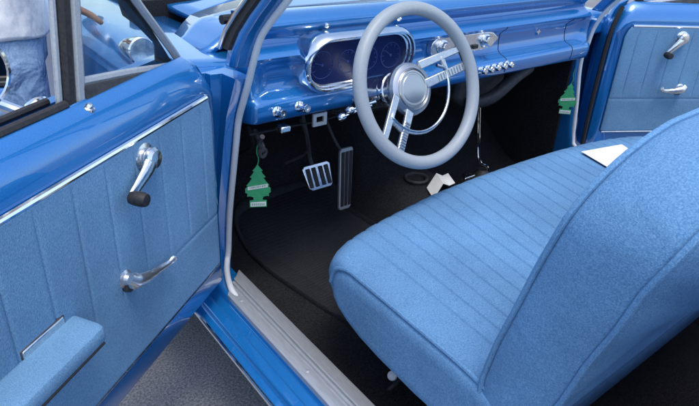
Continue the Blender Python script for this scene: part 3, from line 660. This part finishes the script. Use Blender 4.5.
def hand(wrist, palm_i, dirv, side):
    global J, E_
    p = V(J[palm_i][0]); d = V(dirv).normalized(); w = V(side).normalized()
    for k, (off, ln) in enumerate(((-.024,.060),(-.008,.070),(.008,.066),(.024,.052))):
        a = p + w*off + d*.035; m_ = a + d*ln*.55; e = m_ + (d + V((0,0,-.4))).normalized()*ln*.45
        i = len(J); J += [(tuple(a),.0085),(tuple(m_),.0080),(tuple(e),.0068)]; E_ += [(palm_i,i),(i,i+1),(i+1,i+2)]
    a = p - w*.034; e = a - w*.018 + d*.035; i = len(J); J += [(tuple(a),.010),(tuple(e),.0085)]; E_ += [(palm_i,i),(i,i+1)]
hand(17, 18, (.8,-.1,-.35), (0,1,0)); hand(21, 22, (.8,-.1,-.45), (0,1,0))
skin_obj('body', J, E_, SKIN, ps)
def ell(cx, cy, z, rx, ry, n=24): return [Q(cx+rx*math.cos(2*math.pi*k/n), cy+ry*math.sin(2*math.pi*k/n), z+.006*math.sin(5*2*math.pi*k/n+z*40)) for k in range(n)]
bm = BM()
loft(bm, [ell(0,0,z,rx,ry) for z,rx,ry in ((.96,.112,.150),(.90,.122,.165),(.84,.126,.172),(.78,.120,.172),(.74,.10,.160))])
for sy in (-1,1): loft(bm, [ell(dx,sy*dy,z,r,r*.95) for z,dx,dy,r in ((.84,0,.085,.098),(.76,.004,.090,.092),(.66,.010,.094,.082),(.56,.016,.098,.074),(.48,.022,.10,.069),(.40,.014,.10,.067),(.30,.004,.10,.066),(.20,-.004,.10,.066),(.10,-.006,.10,.070),(.075,-.004,.10,.071))])
jo = obj('jeans', bm, DENIM, ps, True, angle=180)
bm = BM()
loft(bm, [ell(dx,0,z,rx,ry) for z,dx,rx,ry in ((.848,0,.142,.186),(.856,0,.143,.187),(.90,0,.140,.182),(1.0,0,.134,.170),(1.12,0,.132,.172),(1.24,.005,.138,.186),(1.34,.005,.135,.195),(1.40,.0,.115,.180),(1.44,.0,.085,.120),(1.465,.005,.062,.075))])
for sy in (-1,1): tube(bm, catmull([Q(0,sy*.14,1.38),Q(.012,sy*.185,1.34),Q(.045,sy*.205,1.25),Q(.065,sy*.212,1.18)],4), [.070]*4+[.072]*4+[.068]*4+[.066], 16)
obj('t_shirt', bm, TEE, ps, True, angle=180)
bm = BM(); bmesh.ops.create_icosphere(bm, subdivisions=3, radius=1, matrix=M.Translation(V(Q(.012,0,1.675)))@M.Diagonal((.104,.094,.105,1)))
bmesh.ops.delete(bm, geom=[v for v in bm.verts if (v.co.x-px) > .075 and v.co.z < 1.715 or v.co.z < 1.60], context='VERTS'); obj('hair', bm, HAIR, ps)
for yy, nm in ((.038,'eye'),(-.038,'eye')):
    bm = BM(); bmesh.ops.create_icosphere(bm, subdivisions=2, radius=.013, matrix=M.Translation(V(Q(.105,yy,1.655)))); obj(nm, bm, WHITE, ps)
bm = BM(); tube(bm, [Q(.112,0,1.655),Q(.132,0,1.615)], [.007,.013], 8); tube(bm, [Q(.102,-.022,1.582),Q(.109,0,1.58),Q(.102,.022,1.582)], .006, 6); obj('nose', bm, SKIN, ps)
for yy in (.10,-.10):
    bm = BM(); pts = [Q(-.01+.09*0,yy,.05),Q(.06,yy*1.05,.05),Q(.15,yy*1.1,.035)]; tube(bm, [Q(-.05,yy,.045),Q(.03,yy*1.03,.05),Q(.11,yy*1.08,.042),Q(.17,yy*1.1,.035)], [.038,.045,.045,.03], 12, flat=.9); obj('shoe', bm, SHOE, ps)

# ------------------------------------------------------------------ camera, light, world
cam = bpy.data.cameras.new('camera'); co_ = bpy.data.objects.new('camera', cam); COL.objects.link(co_); S.camera = co_
R_ = V((.78910076,-.61209515,.05157048)); U_ = V((.24440268,.38988164,.88783987)); F_ = V((.56354886,.68799116,-.45725359))
m = M.Identity(4)
for i in range(3): m[i][0] = R_[i]; m[i][1] = U_[i]; m[i][2] = -F_[i]
m.translation = V((-1.26570817,-1.11306965,1.21053305)); co_.matrix_world = m
cam.sensor_fit = 'HORIZONTAL'; cam.sensor_width = 36; cam.lens = 583.898/699*36; cam.shift_y = -12.17/699; cam.clip_start = .02; cam.clip_end = 2000
SUN = V((-.08,-.28,.95)).normalized()   # direction towards the sun
ld = bpy.data.lights.new('sun','SUN'); ld.energy = .9; ld.angle = math.radians(20); ld.color = (1,.95,.88)
lo = bpy.data.objects.new('sun', ld); COL.objects.link(lo); lo.rotation_euler = SUN.to_track_quat('Z','Y').to_euler(); lo.location = (0,0,8)
w = bpy.data.worlds.new('World'); S.world = w; w.use_nodes = True; nt = w.node_tree
sk = nt.nodes.new('ShaderNodeTexSky'); sk.sky_type = 'NISHITA'; sk.sun_disc = False
sk.sun_elevation = math.asin(SUN.z); sk.sun_rotation = math.atan2(SUN.x, SUN.y)
sk.air_density = 1.0; sk.dust_density = 2.0; sk.ozone_density = 1.0
nt.links.new(sk.outputs[0], nt.nodes['Background'].inputs[0]); nt.nodes['Background'].inputs[1].default_value = .15
S.view_settings.view_transform = 'Standard'; S.view_settings.look = 'None'; S.view_settings.gamma = 1; S.view_settings.use_curve_mapping = False
S.view_settings.exposure = 1.05
